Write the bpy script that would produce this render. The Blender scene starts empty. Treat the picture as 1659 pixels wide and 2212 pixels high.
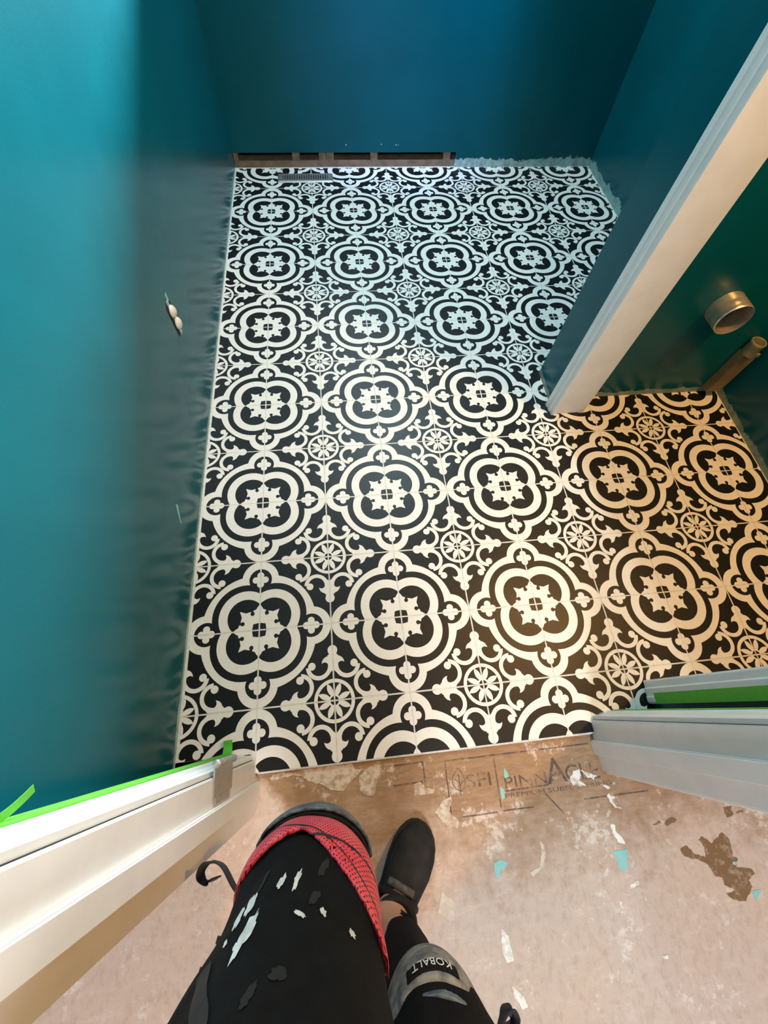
import bpy, bmesh, math, random
import numpy as np
from mathutils import Vector, Matrix, noise as mnoise
from mathutils.bvhtree import BVHTree

random.seed(7)
SC = bpy.context.scene
COL = SC.collection
PI = math.pi

# ------------------------------------------------------------------ camera
cam_d = bpy.data.cameras.new('camera')
cam = bpy.data.objects.new('camera', cam_d)
COL.objects.link(cam)
cam_d.sensor_fit = 'VERTICAL'
cam_d.sensor_height = 24.0
cam_d.sensor_width = 18.0
cam_d.lens = 893.67 * 24.0 / 2212.0
cam_d.clip_start = 0.005
T_, Y_, R_ = 0.4533041, -0.18407128, 0.09301053
cam.matrix_world = (Matrix.Translation((0.27335975, -0.23308241, 1.17802))
                    @ Matrix.Rotation(Y_, 4, 'Z') @ Matrix.Rotation(T_, 4, 'X') @ Matrix.Rotation(R_, 4, 'Z'))
SC.camera = cam

# ------------------------------------------------------------------ world, sun, lamps, exposure
SC.view_settings.view_transform = 'Standard'
SC.view_settings.look = 'None'
SC.view_settings.gamma = 1.0
SC.view_settings.use_curve_mapping = False
SC.view_settings.exposure = 0.0

wd = bpy.data.worlds.new('daylight')
SC.world = wd
wd.use_nodes = True
wd.node_tree.nodes['Background'].inputs['Color'].default_value = (0.62, 0.82, 1.0, 1)
wd.node_tree.nodes['Background'].inputs['Strength'].default_value = 1.5


def lamp(name, kind, loc, power, color, size=0.1, target=None, size_y=None, spread=None, spot=None, blend=0.4):
    d = bpy.data.lights.new(name, kind)
    d.energy = power
    d.color = color
    if kind == 'AREA':
        d.size = size
        if size_y:
            d.shape = 'RECTANGLE'
            d.size_y = size_y
        else:
            d.shape = 'DISK'
        if spread:
            d.spread = spread
    elif kind == 'SUN':
        d.angle = size
    else:
        d.shadow_soft_size = size
        if kind == 'SPOT':
            d.spot_size = spot
            d.spot_blend = blend
    o = bpy.data.objects.new(name, d)
    COL.objects.link(o)
    o.location = loc
    if target is not None:
        v = Vector(target) - Vector(loc)
        o.rotation_euler = v.to_track_quat('-Z', 'Y').to_euler()
    return o


# spot lamp added outside, standing in for daylight through the bathroom window, down along the left wall to the door casing
lamp('daylight_stand_in', 'SPOT', (0.90, 4.00, 1.40), 4400, (0.80, 0.95, 1.0), 0.13, target=(0.20, 1.6, 1.1), spot=math.radians(60))
# window sky glow
lamp('window_light', 'AREA', (0.34, 2.42, 1.5), 10, (0.70, 0.90, 1.0), 0.44, target=(0.34, 0, 1.0), size_y=0.95)
# cool recessed ceiling lamp near the back wall
lamp('ceiling_lamp_cool', 'AREA', (0.76, 2.14, 2.42), 42, (0.64, 0.88, 0.94), 0.14, target=(0.72, 2.10, 0))
# blue spot added to make the glow on the back wall, no known fixture
lamp('added_wall_spot', 'SPOT', (0.78, 1.35, 2.40), 380, (0.40, 0.52, 1.0), 0.04, target=(0.70, 2.36, 0.78), spot=math.radians(34), blend=1.0)
# neutral ceiling lamp in the middle of the bathroom
lamp('ceiling_lamp_neutral', 'AREA', (0.22, 1.70, 2.42), 3.5, (1.0, 0.95, 0.88), 0.14, target=(0.22, 1.70, 0))
# warm bulb in the laundry closet
lamp('closet_bulb', 'POINT', (1.58, 0.22, 2.0), 98, (1.0, 0.49, 0.14), 0.06)
# hall ceiling lamp behind the camera
lamp('hall_lamp', 'AREA', (0.50, -1.75, 2.40), 58, (1.0, 0.97, 0.98), 0.5, target=(0.5, -1.4, 0))

# ------------------------------------------------------------------ helpers


def tag(o, label=None, cat=None, group=None, kind=None):
    if label: o['label'] = label
    if cat: o['category'] = cat
    if group: o['group'] = group
    if kind: o['kind'] = kind
    return o


def empty(name, loc=(0, 0, 0), label=None, cat=None, group=None, kind=None, parent=None):
    o = bpy.data.objects.new(name, None)
    COL.objects.link(o)
    o.location = loc
    o.empty_display_size = 0.02
    if parent:
        o.parent = parent
        bpy.context.view_layer.update()
        o.matrix_parent_inverse = parent.matrix_world.inverted()
    return tag(o, label, cat, group, kind)


def link_mesh(name, me, mats, parent=None, smooth=False):
    o = bpy.data.objects.new(name, me)
    COL.objects.link(o)
    if not isinstance(mats, (list, tuple)):
        mats = [mats]
    if len(me.materials) == 0:
        for m in mats:
            me.materials.append(m)
    if smooth:
        for p in me.polygons:
            p.use_smooth = True
    if parent is not None:
        o.parent = parent
        o.matrix_parent_inverse = Matrix.Translation(-parent.location)
    return o


def bm_obj(name, bm, mats, parent=None, smooth=False, recalc=True):
    if recalc:
        bmesh.ops.recalc_face_normals(bm, faces=bm.faces)
    me = bpy.data.meshes.new(name)
    bm.to_mesh(me)
    bm.free()
    return link_mesh(name, me, mats, parent, smooth)


def add_box(bm, lo, hi, mi=0):
    vs = [bm.verts.new((x, y, z)) for z in (lo[2], hi[2]) for y in (lo[1], hi[1]) for x in (lo[0], hi[0])]
    fs = [(0, 2, 3, 1), (4, 5, 7, 6), (0, 1, 5, 4), (2, 6, 7, 3), (0, 4, 6, 2), (1, 3, 7, 5)]
    out = []
    for f in fs:
        fc = bm.faces.new([vs[i] for i in f])
        fc.material_index = mi
        out.append(fc)
    return vs


def box(name, lo, hi, mat, parent=None, bevel=0.0, seg=2):
    bm = bmesh.new()
    add_box(bm, lo, hi)
    if bevel:
        bmesh.ops.bevel(bm, geom=list(bm.edges), offset=bevel, segments=seg, affect='EDGES', profile=0.5)
    return bm_obj(name, bm, mat, parent)


def add_prism(bm, pts, axis, a, b):
    """extrude the 2-D outline pts between a and b along axis ('x','y','z')"""
    def P(p, c):
        return {'x': (c, p[0], p[1]), 'y': (p[0], c, p[1]), 'z': (p[0], p[1], c)}[axis]
    A = [bm.verts.new(P(p, a)) for p in pts]
    B = [bm.verts.new(P(p, b)) for p in pts]
    n = len(pts)
    bm.faces.new(A)
    bm.faces.new(B[::-1])
    for i in range(n):
        bm.faces.new([A[i], A[(i + 1) % n], B[(i + 1) % n], B[i]])


def prism(name, pts, axis, a, b, mat, parent=None, bevel=0):
    bm = bmesh.new()
    add_prism(bm, pts, axis, a, b)
    if bevel:
        bmesh.ops.bevel(bm, geom=list(bm.edges), offset=bevel, segments=2, affect='EDGES')
    return bm_obj(name, bm, mat, parent)


def add_lathe(bm, prof, center, axis, n=32, close=False):
    """revolve profile [(r, h)] about axis vector through center"""
    ax = Vector(axis).normalized()
    u = ax.orthogonal().normalized()
    v = ax.cross(u)
    rings = []
    for r, h in prof:
        rings.append([bm.verts.new(Vector(center) + ax * h + (u * math.cos(k * 2 * PI / n) + v * math.sin(k * 2 * PI / n)) * r) for k in range(n)])
    m = len(rings)
    for i in range(m if close else m - 1):
        a, b = rings[i], rings[(i + 1) % m]
        for k in range(n):
            bm.faces.new([a[k], a[(k + 1) % n], b[(k + 1) % n], b[k]])
    return rings


def lathe(name, prof, center, axis, mat, parent=None, n=32, caps=(False, False), close=False):
    bm = bmesh.new()
    rg = add_lathe(bm, prof, center, axis, n, close)
    if caps[0]: bm.faces.new(rg[0][::-1])
    if caps[1]: bm.faces.new(rg[-1])
    return bm_obj(name, bm, mat, parent, smooth=True)


def ribbon(name, pts, width, thick, wdir, mat, parent=None):
    """a strap following pts; wdir = width direction"""
    P = [Vector(p) for p in pts]
    # subdivide with Catmull-Rom
    Q = []
    for i in range(len(P) - 1):
        p0, p1, p2, p3 = P[max(i - 1, 0)], P[i], P[i + 1], P[min(i + 2, len(P) - 1)]
        for k in range(6):
            t = k / 6
            Q.append(0.5 * ((2 * p1) + (p2 - p0) * t + (2 * p0 - 5 * p1 + 4 * p2 - p3) * t * t + (3 * p1 - p0 - 3 * p2 + p3) * t ** 3))
    Q.append(P[-1])
    w = Vector(wdir).normalized()
    bm = bmesh.new()
    prev = None
    for i, q in enumerate(Q):
        tan = (Q[min(i + 1, len(Q) - 1)] - Q[max(i - 1, 0)]).normalized()
        ww = (w - tan * w.dot(tan)).normalized()
        nn = tan.cross(ww).normalized()
        ring = [bm.verts.new(q + ww * sx * width / 2 + nn * sz * thick / 2) for sx, sz in ((-1, -1), (1, -1), (1, 1), (-1, 1))]
        if prev:
            for k in range(4):
                bm.faces.new([prev[k], prev[(k + 1) % 4], ring[(k + 1) % 4], ring[k]])
        else:
            bm.faces.new(ring[::-1])
        prev = ring
    bm.faces.new(prev)
    return bm_obj(name, bm, mat, parent)


# ------------------------------------------------------------------ node helpers
class NX:
    """tiny expression builder over shader math nodes"""
    nt = None

    def __init__(self, sock):
        self.s = sock

    @staticmethod
    def m(op, *a):
        n = NX.nt.nodes.new('ShaderNodeMath')
        n.operation = op
        for i, x in enumerate(a):
            if isinstance(x, NX):
                NX.nt.links.new(x.s, n.inputs[i])
            else:
                n.inputs[i].default_value = x
        return NX(n.outputs[0])

    def __add__(s, o): return NX.m('ADD', s, o)
    def __radd__(s, o): return NX.m('ADD', o, s)
    def __sub__(s, o): return NX.m('SUBTRACT', s, o)
    def __rsub__(s, o): return NX.m('SUBTRACT', o, s)
    def __mul__(s, o): return NX.m('MULTIPLY', s, o)
    def __rmul__(s, o): return NX.m('MULTIPLY', o, s)
    def __lt__(s, o): return NX.m('LESS_THAN', s, o)
    def __gt__(s, o): return NX.m('GREATER_THAN', s, o)
    def __or__(s, o): return NX.m('MAXIMUM', s, o)
    def __and__(s, o): return NX.m('MINIMUM', s, o)
    def inv(s): return NX.m('SUBTRACT', 1.0, s)
    def abs(s): return NX.m('ABSOLUTE', s)


def new_mat(name):
    m = bpy.data.materials.new(name)
    m.use_nodes = True
    nt = m.node_tree
    b = nt.nodes['Principled BSDF']
    return m, nt, b


def nd(nt, typ, **kw):
    n = nt.nodes.new(typ)
    for k, v in kw.items():
        if k in n.inputs.keys():
            n.inputs[k].default_value = v
        else:
            setattr(n, k, v)
    return n


def mix(nt, fac, a, b):
    n = nt.nodes.new('ShaderNodeMix')
    n.data_type = 'RGBA'
    for sock, v in ((n.inputs[0], fac), (n.inputs[6], a), (n.inputs[7], b)):
        if isinstance(v, bpy.types.NodeSocket):
            nt.links.new(v, sock)
        elif isinstance(v, NX):
            nt.links.new(v.s, sock)
        elif isinstance(v, (int, float)):
            sock.default_value = v
        else:
            sock.default_value = (v[0], v[1], v[2], 1)
    return n.outputs[2]


def ramp(nt, src, a, b):
    n = nt.nodes.new('ShaderNodeMapRange')
    n.interpolation_type = 'SMOOTHSTEP'
    if isinstance(src, NX): src = src.s
    nt.links.new(src, n.inputs[0])
    n.inputs[1].default_value = a
    n.inputs[2].default_value = b
    return NX(n.outputs[0])


def coord(nt, which='Object'):
    n = nt.nodes.new('ShaderNodeTexCoord')
    return n.outputs[which]


def worldpos(nt):
    g = nt.nodes.new('ShaderNodeNewGeometry')
    return g.outputs['Position']


def noise_tex(nt, vec, scale, detail=4, rough=0.55, scl=None):
    n = nt.nodes.new('ShaderNodeTexNoise')
    n.inputs['Scale'].default_value = scale
    n.inputs['Detail'].default_value = detail
    n.inputs['Roughness'].default_value = rough
    if scl is not None:
        mp = nt.nodes.new('ShaderNodeMapping')
        mp.inputs['Scale'].default_value = scl
        nt.links.new(vec, mp.inputs['Vector'])
        vec = mp.outputs[0]
    nt.links.new(vec, n.inputs['Vector'])
    return NX(n.outputs['Fac'])


def simple_mat(name, col, rough=0.5, metal=0.0, var=0.08, scale=40, bump=0.0, spec=0.5, col2=None, coat=0.0):
    m, nt, b = new_mat(name)
    NX.nt = nt
    v = coord(nt)
    n = noise_tex(nt, v, scale)
    c2 = col2 if col2 else tuple(c * (1 - var * 2) for c in col)
    nt.links.new(mix(nt, ramp(nt, n, 0.3, 0.7), col, c2), b.inputs['Base Color'])
    b.inputs['Roughness'].default_value = rough
    b.inputs['Metallic'].default_value = metal
    b.inputs['Specular IOR Level'].default_value = spec
    b.inputs['Coat Weight'].default_value = coat
    if bump:
        bp = nd(nt, 'ShaderNodeBump', Strength=bump, Distance=0.002)
        n2 = noise_tex(nt, v, scale * 6, 3)
        nt.links.new(n2.s, bp.inputs['Height'])
        nt.links.new(bp.outputs[0], b.inputs['Normal'])
    return m


# ------------------------------------------------------------------ materials
TILE = 0.197


def tile_material():
    m, nt, b = new_mat('printed_cement_tile')
    NX.nt = nt
    sep = nt.nodes.new('ShaderNodeSeparateXYZ')
    nt.links.new(coord(nt), sep.inputs[0])
    x = NX(sep.outputs[0]) * (1 / TILE)
    y = NX(sep.outputs[1]) * (1 / TILE)
    u = x | y            # folded about the tile's diagonal: u >= v
    v = x & y

    def dist(a, b_, ca, cb):
        n = NX.nt.nodes.new('ShaderNodeVectorMath')
        n.operation = 'DISTANCE'
        c = NX.nt.nodes.new('ShaderNodeCombineXYZ')
        NX.nt.links.new(a.s, c.inputs[0])
        NX.nt.links.new(b_.s, c.inputs[1])
        NX.nt.links.new(c.outputs[0], n.inputs[0])
        n.inputs[1].default_value = (ca, cb, 0)
        return NX(n.outputs['Value'])

    # medallion: outer band, small lobes, inner quatrefoil
    d10 = dist(u, v, 0.10, 0.10)
    lob = dist(u, v, 0.735, 0.0)
    outer = (d10 < 0.685) | (lob < 0.262)
    gap = (dist(u, v, 0.20, 0.20) < 0.457) | (dist(u, v, 0.722, 0.0) < 0.163)
    W = outer & gap.inv()
    q19 = dist(u, v, 0.19, 0.19)
    W = W | ((q19 < 0.377) & (dist(u, v, 0.185, 0.185) > 0.258))
    # crosslet in each small lobe
    cross = (dist(u, v, 0.72, 0.068) < 0.048) | (dist(u, v, 0.655, 0.0) < 0.050)
    cross = cross | (dist(u, v, 0.787, 0.0) < 0.050) | (dist(u, v, 0.72, 0.0) < 0.062)
    W = W | cross
    # snowflake
    fc = nt.nodes.new('ShaderNodeFloatCurve')
    cv = fc.mapping.curves[0]
    pts = [(0, .36), (.03, .325), (.051, .289), (.094, .276), (.0945, .262), (.137, .259), (.189, .246), (.274, .275), (.276, .2), (1, 0)]
    cv.points[0].location = pts[0]
    cv.points[1].location = pts[-1]
    for p in pts[1:-1]:
        cv.points.new(*p)
    for p in cv.points:
        p.handle_type = 'VECTOR'
    fc.mapping.update()
    nt.links.new(v.s, fc.inputs['Value'])
    flake = (u < NX(fc.outputs[0])) & (u < 0.4)
    notch = (dist(u, v, 0.232, 0.100) < 0.029) | (((v - 0.103).abs() < 0.017) & (u > 0.252)) | (((v - 0.1).abs() < 0.009) & (u > 0.235))
    flake = flake & notch.inv() & ((u + v * 0.18) > 0.10)
    W = W | flake
    # flower corner
    p = 1.0 - v
    q = 1.0 - u          # p >= q
    rf = dist(p, q, 0, 0)
    W = W | ((rf < 0.267) & (rf > 0.222))
    a = p * math.cos(PI / 8) + q * math.sin(PI / 8)
    bb = (q * math.cos(PI / 8) - p * math.sin(PI / 8)).abs()
    petal = dist(a, bb, 0.1375, -0.0940) < 0.1285
    W = W | petal | (rf < 0.078)
    W = W & (rf > 0.055)
    # stem, leaf, scroll
    rc = dist(p, q, 0.44, 0.19)
    ring = (rc < 0.175) & (rc > 0.121)
    ring = ring & ((p < 0.43) | (q < 0.10))
    ring = ring & ((p < 0.47) | (q > 0.3))
    body = (q < 0.072) & ((p + q * 0.9) > 0.385) & (p < 0.575) & (rc > 0.121)
    lobe = (dist(p, q, 0.636, 0.0) < 0.066) | ((q < 0.054) & (p > 0.5) & (p < 0.62))
    leaf = (dist(p, q, 0.463, 0.055) < 0.098) & (dist(p, q, 0.43, 0.115) > 0.054) & (p > 0.45)
    curl = dist(p, q, 0.446, 0.285) < 0.050
    curl = curl & ((p < 0.46) | (q > 0.24))
    W = W | ring | body | lobe | leaf | curl
    pos = worldpos(nt)
    n1 = noise_tex(nt, pos, 60, 4)
    black = mix(nt, n1, (0.0035, 0.0037, 0.0038), (0.0075, 0.0078, 0.008))
    white = mix(nt, n1, (0.78, 0.765, 0.72), (0.70, 0.685, 0.64))
    nt.links.new(mix(nt, W, black, white), b.inputs['Base Color'])
    n2 = noise_tex(nt, pos, 9, 3)
    r = n2 * 0.10 + 0.36
    nt.links.new(r.s, b.inputs['Roughness'])
    b.inputs['Specular IOR Level'].default_value = 0.31
    bp = nd(nt, 'ShaderNodeBump', Strength=0.04, Distance=0.002)
    n3 = noise_tex(nt, pos, 25, 4)
    nt.links.new(n3.s, bp.inputs['Height'])
    nt.links.new(bp.outputs[0], b.inputs['Normal'])
    return m


def paint_material(name, col, bare=(0.33, 0.50, 0.48), bare_h=0.0, bare_x=None, spec=0.31):
    """semi-gloss teal wall paint; near the floor the brush stopped and bare primed board shows"""
    m, nt, b = new_mat(name)
    NX.nt = nt
    pos = worldpos(nt)
    sep = nt.nodes.new('ShaderNodeSeparateXYZ')
    nt.links.new(pos, sep.inputs[0])
    z = NX(sep.outputs[2])
    big = noise_tex(nt, pos, 3.5, 3)
    c = mix(nt, ramp(nt, big, 0.3, 0.7), col, tuple(k * 0.86 for k in col))
    if bare_h > 0:
        edge = noise_tex(nt, pos, 14, 5, 0.7)
        h = (edge - 0.42) * (bare_h * 3.2) + bare_h
        if bare_x:
            xx = NX(sep.outputs[bare_x[0]])
            h = h * ramp(nt, xx, bare_x[1], bare_x[2])
        k = ramp(nt, h - z, -0.002, 0.003)
        pat = noise_tex(nt, pos, 45, 4)
        bc = mix(nt, ramp(nt, pat, 0.35, 0.65), bare, tuple(t * 0.72 for t in bare))
        c = mix(nt, k, c, bc)
        rr = k * 0.35 + 0.24
        nt.links.new(rr.s, b.inputs['Roughness'])
    else:
        b.inputs['Roughness'].default_value = 0.24
    nt.links.new(c, b.inputs['Base Color'])
    b.inputs['Specular IOR Level'].default_value = spec
    bp = nd(nt, 'ShaderNodeBump', Strength=0.10, Distance=0.002)
    roll = noise_tex(nt, pos, 160, 3)
    nt.links.new(roll.s, bp.inputs['Height'])
    nt.links.new(bp.outputs[0], b.inputs['Normal'])
    return m


def subfloor_color(nt):
    pos = worldpos(nt)
    sep = nt.nodes.new('ShaderNodeSeparateXYZ')
    nt.links.new(pos, sep.inputs[0])
    x, y = NX(sep.outputs[0]), NX(sep.outputs[1])
    big = noise_tex(nt, pos, 4, 4)
    mid = noise_tex(nt, pos, 26, 5, 0.65)
    grain = noise_tex(nt, pos, 30, 5, 0.7, (1.0, 4.0, 1.0))
    fine = noise_tex(nt, pos, 130, 3, 0.7)
    streak = noise_tex(nt, pos, 70, 5, 0.75, (1.0, 0.6, 1.0))
    streak2 = noise_tex(nt, pos, 46, 5, 0.75, (0.4, 1.2, 1.0))
    dust = mix(nt, ramp(nt, big, 0.3, 0.7), (0.53, 0.405, 0.32), (0.51, 0.405, 0.345))
    dust = mix(nt, ramp(nt, streak, 0.42, 0.72) * 0.5, dust, (0.36, 0.255, 0.185))
    dust = mix(nt, ramp(nt, streak2, 0.50, 0.72) * 0.6, dust, (0.60, 0.50, 0.43))
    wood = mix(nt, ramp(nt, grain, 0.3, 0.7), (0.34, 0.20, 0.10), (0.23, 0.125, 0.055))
    # bare board by the doorway, its brown deepened with painted shade before the person
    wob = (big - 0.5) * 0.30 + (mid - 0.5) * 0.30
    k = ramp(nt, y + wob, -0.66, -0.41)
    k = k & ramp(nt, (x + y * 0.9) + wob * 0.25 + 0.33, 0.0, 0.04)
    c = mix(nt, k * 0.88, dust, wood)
    # scuffs of plaster dust
    sc1 = noise_tex(nt, pos, 38, 6, 0.75)
    sc2 = noise_tex(nt, pos, 7, 3)
    w = ramp(nt, sc1 + (sc2 - 0.5) * 0.7, 0.58, 0.72)
    c = mix(nt, w * 0.6, c, (0.72, 0.65, 0.58))
    d = ramp(nt, fine + (mid - 0.5) * 0.5, 0.66, 0.8)
    c = mix(nt, d * 0.35, c, (0.22, 0.14, 0.09))
    return c, fine, mid, sc1


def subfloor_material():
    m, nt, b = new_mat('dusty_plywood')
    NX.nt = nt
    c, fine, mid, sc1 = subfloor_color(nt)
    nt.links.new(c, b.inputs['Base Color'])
    b.inputs['Roughness'].default_value = 0.75
    b.inputs['Specular IOR Level'].default_value = 0.25
    bp = nd(nt, 'ShaderNodeBump', Strength=0.25, Distance=0.002)
    nt.links.new(mid.s, bp.inputs['Height'])
    nt.links.new(bp.outputs[0], b.inputs['Normal'])
    return m


def ink_material():
    """worn factory stamp: ink breaking up over the same board"""
    m, nt, b = new_mat('worn_stamp_ink')
    NX.nt = nt
    c, fine, mid, sc1 = subfloor_color(nt)
    k = ramp(nt, mid + (fine - 0.5) * 0.6, 0.70, 0.42)
    c = mix(nt, k * 0.78, c, (0.045, 0.036, 0.045))
    nt.links.new(c, b.inputs['Base Color'])
    b.inputs['Roughness'].default_value = 0.75
    b.inputs['Specular IOR Level'].default_value = 0.25
    return m


def patch_material(name, col, col2, lo=0.35, hi=0.6, show=0.45, rough=0.7):
    """paint or plaster patch that wears through to the board"""
    m, nt, b = new_mat(name)
    NX.nt = nt
    c, fine, mid, sc1 = subfloor_color(nt)
    pos = worldpos(nt)
    n = noise_tex(nt, pos, 55, 4, 0.7)
    p = mix(nt, n, col, col2)
    k = ramp(nt, n + (fine - 0.5) * 0.4, hi, lo)
    nt.links.new(mix(nt, k * show + (1 - show), c, p), b.inputs['Base Color'])
    b.inputs['Roughness'].default_value = rough
    return m


def red_mesh_material():
    m, nt, b = new_mat('red_perforated_lining')
    NX.nt = nt
    at = nt.nodes.new('ShaderNodeAttribute')
    at.attribute_name = 'uvw'
    sep = nt.nodes.new('ShaderNodeSeparateXYZ')
    nt.links.new(at.outputs['Vector'], sep.inputs[0])
    hh, ll = NX(sep.outputs[0]), NX(sep.outputs[1])
    # staggered oval holes
    s = 1 / 0.0085
    a = NX.m('PINGPONG', ll * s + hh * (s * 0.6), 0.5) - 0.25
    c = NX.m('PINGPONG', hh * (s * 0.8) - ll * (s * 0.35), 0.5) - 0.25
    hole = ((a * a) * 1.0 + (c * c) * 0.5) < 0.011
    # two curved black piping lines
    l1 = ((hh + ll * 0.25 - (ll * ll) * 2.0 - 0.012).abs() < 0.0022)
    l2 = ((hh - ll * 0.35 - (ll * ll) * 4.0 + 0.012).abs() < 0.0016)
    n = noise_tex(nt, coord(nt), 30, 3)
    red = mix(nt, ramp(nt, n, 0.4, 0.75), (0.62, 0.045, 0.075), (0.66, 0.10, 0.13))
    col = mix(nt, hole, red, (0.05, 0.006, 0.012))
    col = mix(nt, l1 | l2, col, (0.012, 0.010, 0.012))
    nt.links.new(col, b.inputs['Base Color'])
    b.inputs['Roughness'].default_value = 0.55
    return m


MT = dict(
    tile=tile_material(),
    grout=simple_mat('pale_grout', (0.69, 0.675, 0.635), 0.8, var=0.1, scale=80),
    teal=paint_material('teal_semi_gloss_paint', (0.0008, 0.092, 0.118)),
    teal_left=paint_material('teal_paint_cut_in_at_floor', (0.0008, 0.092, 0.118), bare_h=0.009),
    teal_back=paint_material('teal_paint_with_primed_edge', (0.0008, 0.092, 0.118), bare=(0.42, 0.58, 0.57), bare_h=0.030, bare_x=(0, 0.93, 0.97), spec=0.18),
    teal_edge=paint_material('teal_paint_ragged_edge', (0.0008, 0.092, 0.118), bare=(0.25, 0.42, 0.40), bare_h=0.030),
    teal_closet=paint_material('teal_paint_closet', (0.0008, 0.092, 0.118), bare=(0.30, 0.36, 0.26), bare_h=0.016),
    white=simple_mat('white_trim_paint', (0.74, 0.74, 0.73), 0.33, var=0.03, scale=18, bump=0.05),
    ceil=simple_mat('ceiling_paint', (0.75, 0.75, 0.74), 0.9, var=0.03, scale=10),
    hall=simple_mat('hall_wall_paint', (0.66, 0.64, 0.61), 0.8, var=0.03, scale=10),
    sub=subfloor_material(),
    ink=ink_material(),
    plaster=patch_material('dried_plaster', (0.66, 0.58, 0.48), (0.48, 0.38, 0.28), 0.40, 0.62, 0.75),
    drip=patch_material('white_paint_drip', (0.80, 0.78, 0.72), (0.70, 0.66, 0.58), 0.45, 0.65, 0.7),
    flake=patch_material('teal_paint_flake', (0.20, 0.47, 0.45), (0.24, 0.50, 0.47), 0.5, 0.8, 0.25),
    stain=patch_material('brown_glue_stain', (0.20, 0.105, 0.035), (0.15, 0.08, 0.03), 0.5, 0.75, 0.55, 0.5),
    steel=simple_mat('satin_nickel', (0.56, 0.55, 0.53), 0.42, 0.8, var=0.05, scale=120),
    galv=simple_mat('galvanised_duct', (0.88, 0.82, 0.74), 0.33, 0.82, var=0.12, scale=30),
    register=simple_mat('grey_vent_metal', (0.30, 0.31, 0.30), 0.4, 0.6, var=0.06, scale=50),
    dark=simple_mat('dark_cavity', (0.010, 0.011, 0.012), 0.9, var=0.1),
    lumber=simple_mat('framing_lumber', (0.30, 0.20, 0.12), 0.8, var=0.2, scale=25, bump=0.3),
    paper=simple_mat('old_sheathing', (0.035, 0.036, 0.040), 0.85, var=0.3, scale=40, bump=0.3),
    tape=simple_mat('green_masking_tape', (0.10, 0.46, 0.03), 0.55, var=0.06, scale=60),
    plastic=simple_mat('white_plastic', (0.72, 0.70, 0.62), 0.4, var=0.05),
    pvc=simple_mat('painted_pvc_pipe', (0.26, 0.24, 0.14), 0.5, var=0.15),
    chase=simple_mat('painted_pipe_box', (0.24, 0.18, 0.10), 0.45, var=0.12, scale=20, bump=0.1),
    cloth=simple_mat('black_work_cloth', (0.0038, 0.0048, 0.0060), 0.85, var=0.2, scale=55, bump=0.35, spec=0.18),
    cloth2=simple_mat('black_strap_webbing', (0.012, 0.013, 0.017), 0.7, var=0.2, scale=90, bump=0.3),
    seam=simple_mat('charcoal_seam_tape', (0.0095, 0.0115, 0.0130), 0.7, var=0.1),
    legging=simple_mat('black_legging', (0.003, 0.003, 0.0035), 0.85, var=0.2, scale=60, spec=0.2),
    leather=simple_mat('scuffed_black_leather', (0.005, 0.0048, 0.0046), 0.72, var=0.2, scale=40, bump=0.2, spec=0.3, col2=(0.016, 0.015, 0.014)),
    rubber=simple_mat('shoe_sole', (0.010, 0.010, 0.010), 0.8, var=0.2),
    skin=simple_mat('skin', (0.46, 0.24, 0.16), 0.5, var=0.05),
    foam=simple_mat('black_neoprene', (0.005, 0.005, 0.006), 0.8, var=0.2, spec=0.25),
    cap=simple_mat('dusty_rubber_cap', (0.075, 0.090, 0.110), 0.55, var=0.3, scale=60, bump=0.3, col2=(0.30, 0.29, 0.25)),
    capedge=simple_mat('worn_blue_grey_rubber', (0.11, 0.15, 0.19), 0.45, var=0.3, scale=45, col2=(0.03, 0.035, 0.045)),
    print_white=simple_mat('white_print', (0.75, 0.76, 0.74), 0.5, var=0.05),
    splat=simple_mat('pale_paint_splash', (0.62, 0.68, 0.66), 0.5, var=0.15, scale=90),
    red=red_mesh_material(),
    smear=simple_mat('faint_paint_smear', (0.0075, 0.0088, 0.0100), 0.85, var=0.3, scale=120, col2=(0.005, 0.006, 0.007)),
    scuff=simple_mat('plaster_scuff', (0.11, 0.105, 0.105), 0.7, var=0.3, scale=90, col2=(0.04, 0.038, 0.038)),
    blue=simple_mat('blue_label', (0.02, 0.16, 0.42), 0.5, var=0.05),
)

# ------------------------------------------------------------------ room shell
CE = 2.44


def shell(name, boxes, mat):
    bm = bmesh.new()
    for lo, hi in boxes:
        add_box(bm, lo, hi)
    o = bm_obj(name, bm, mat)
    o['kind'] = 'structure'
    return o


wl = shell('wall_left', [((-.30, -.42, -.03), (-.19, 2.48, CE))], MT['teal_left'])
tag(wl, 'glossy teal left wall with a pale unpainted line along the floor')
wb = shell('wall_back', [
    ((-.19, 2.355, .30), (1.72, 2.48, 1.0)), ((-.19, 2.355, 1.0), (.11, 2.48, 2.0)), ((.58, 2.355, 1.0), (1.72, 2.48, 2.0)),
    ((-.19, 2.355, 2.0), (1.72, 2.48, CE)), ((-.19, 2.355, .066), (.96, 2.368, .30)), ((.96, 2.355, -.012), (1.72, 2.368, .30)),
    ((.962, 2.368, -.012), (.975, 2.46, .30))], MT['teal_back'])
tag(wb, 'dark teal back wall with its board cut away above the floor')
box('sheathing', (-.19, 2.458, -.012), (1.72, 2.48, .30), MT['paper'], wb)
box('bottom_plate', (-.189, 2.368, -.012), (.960, 2.457, .027), MT['lumber'], wb, bevel=.002)
for x0, x1 in ((-.189, -.165), (.107, .145), (.243, .281), (.282, .320), (.510, .548), (.897, .935)):
    box('stud', (x0, 2.3685, .027), (x1, 2.457, .30), MT['lumber'], wb, bevel=.0015)
wr = shell('wall_right', [((1.72, .80, -.03), (1.83, 2.48, CE))], MT['teal_edge'])
tag(wr, 'dark teal right wall of the toilet nook with a bare ragged edge at the floor')
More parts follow.
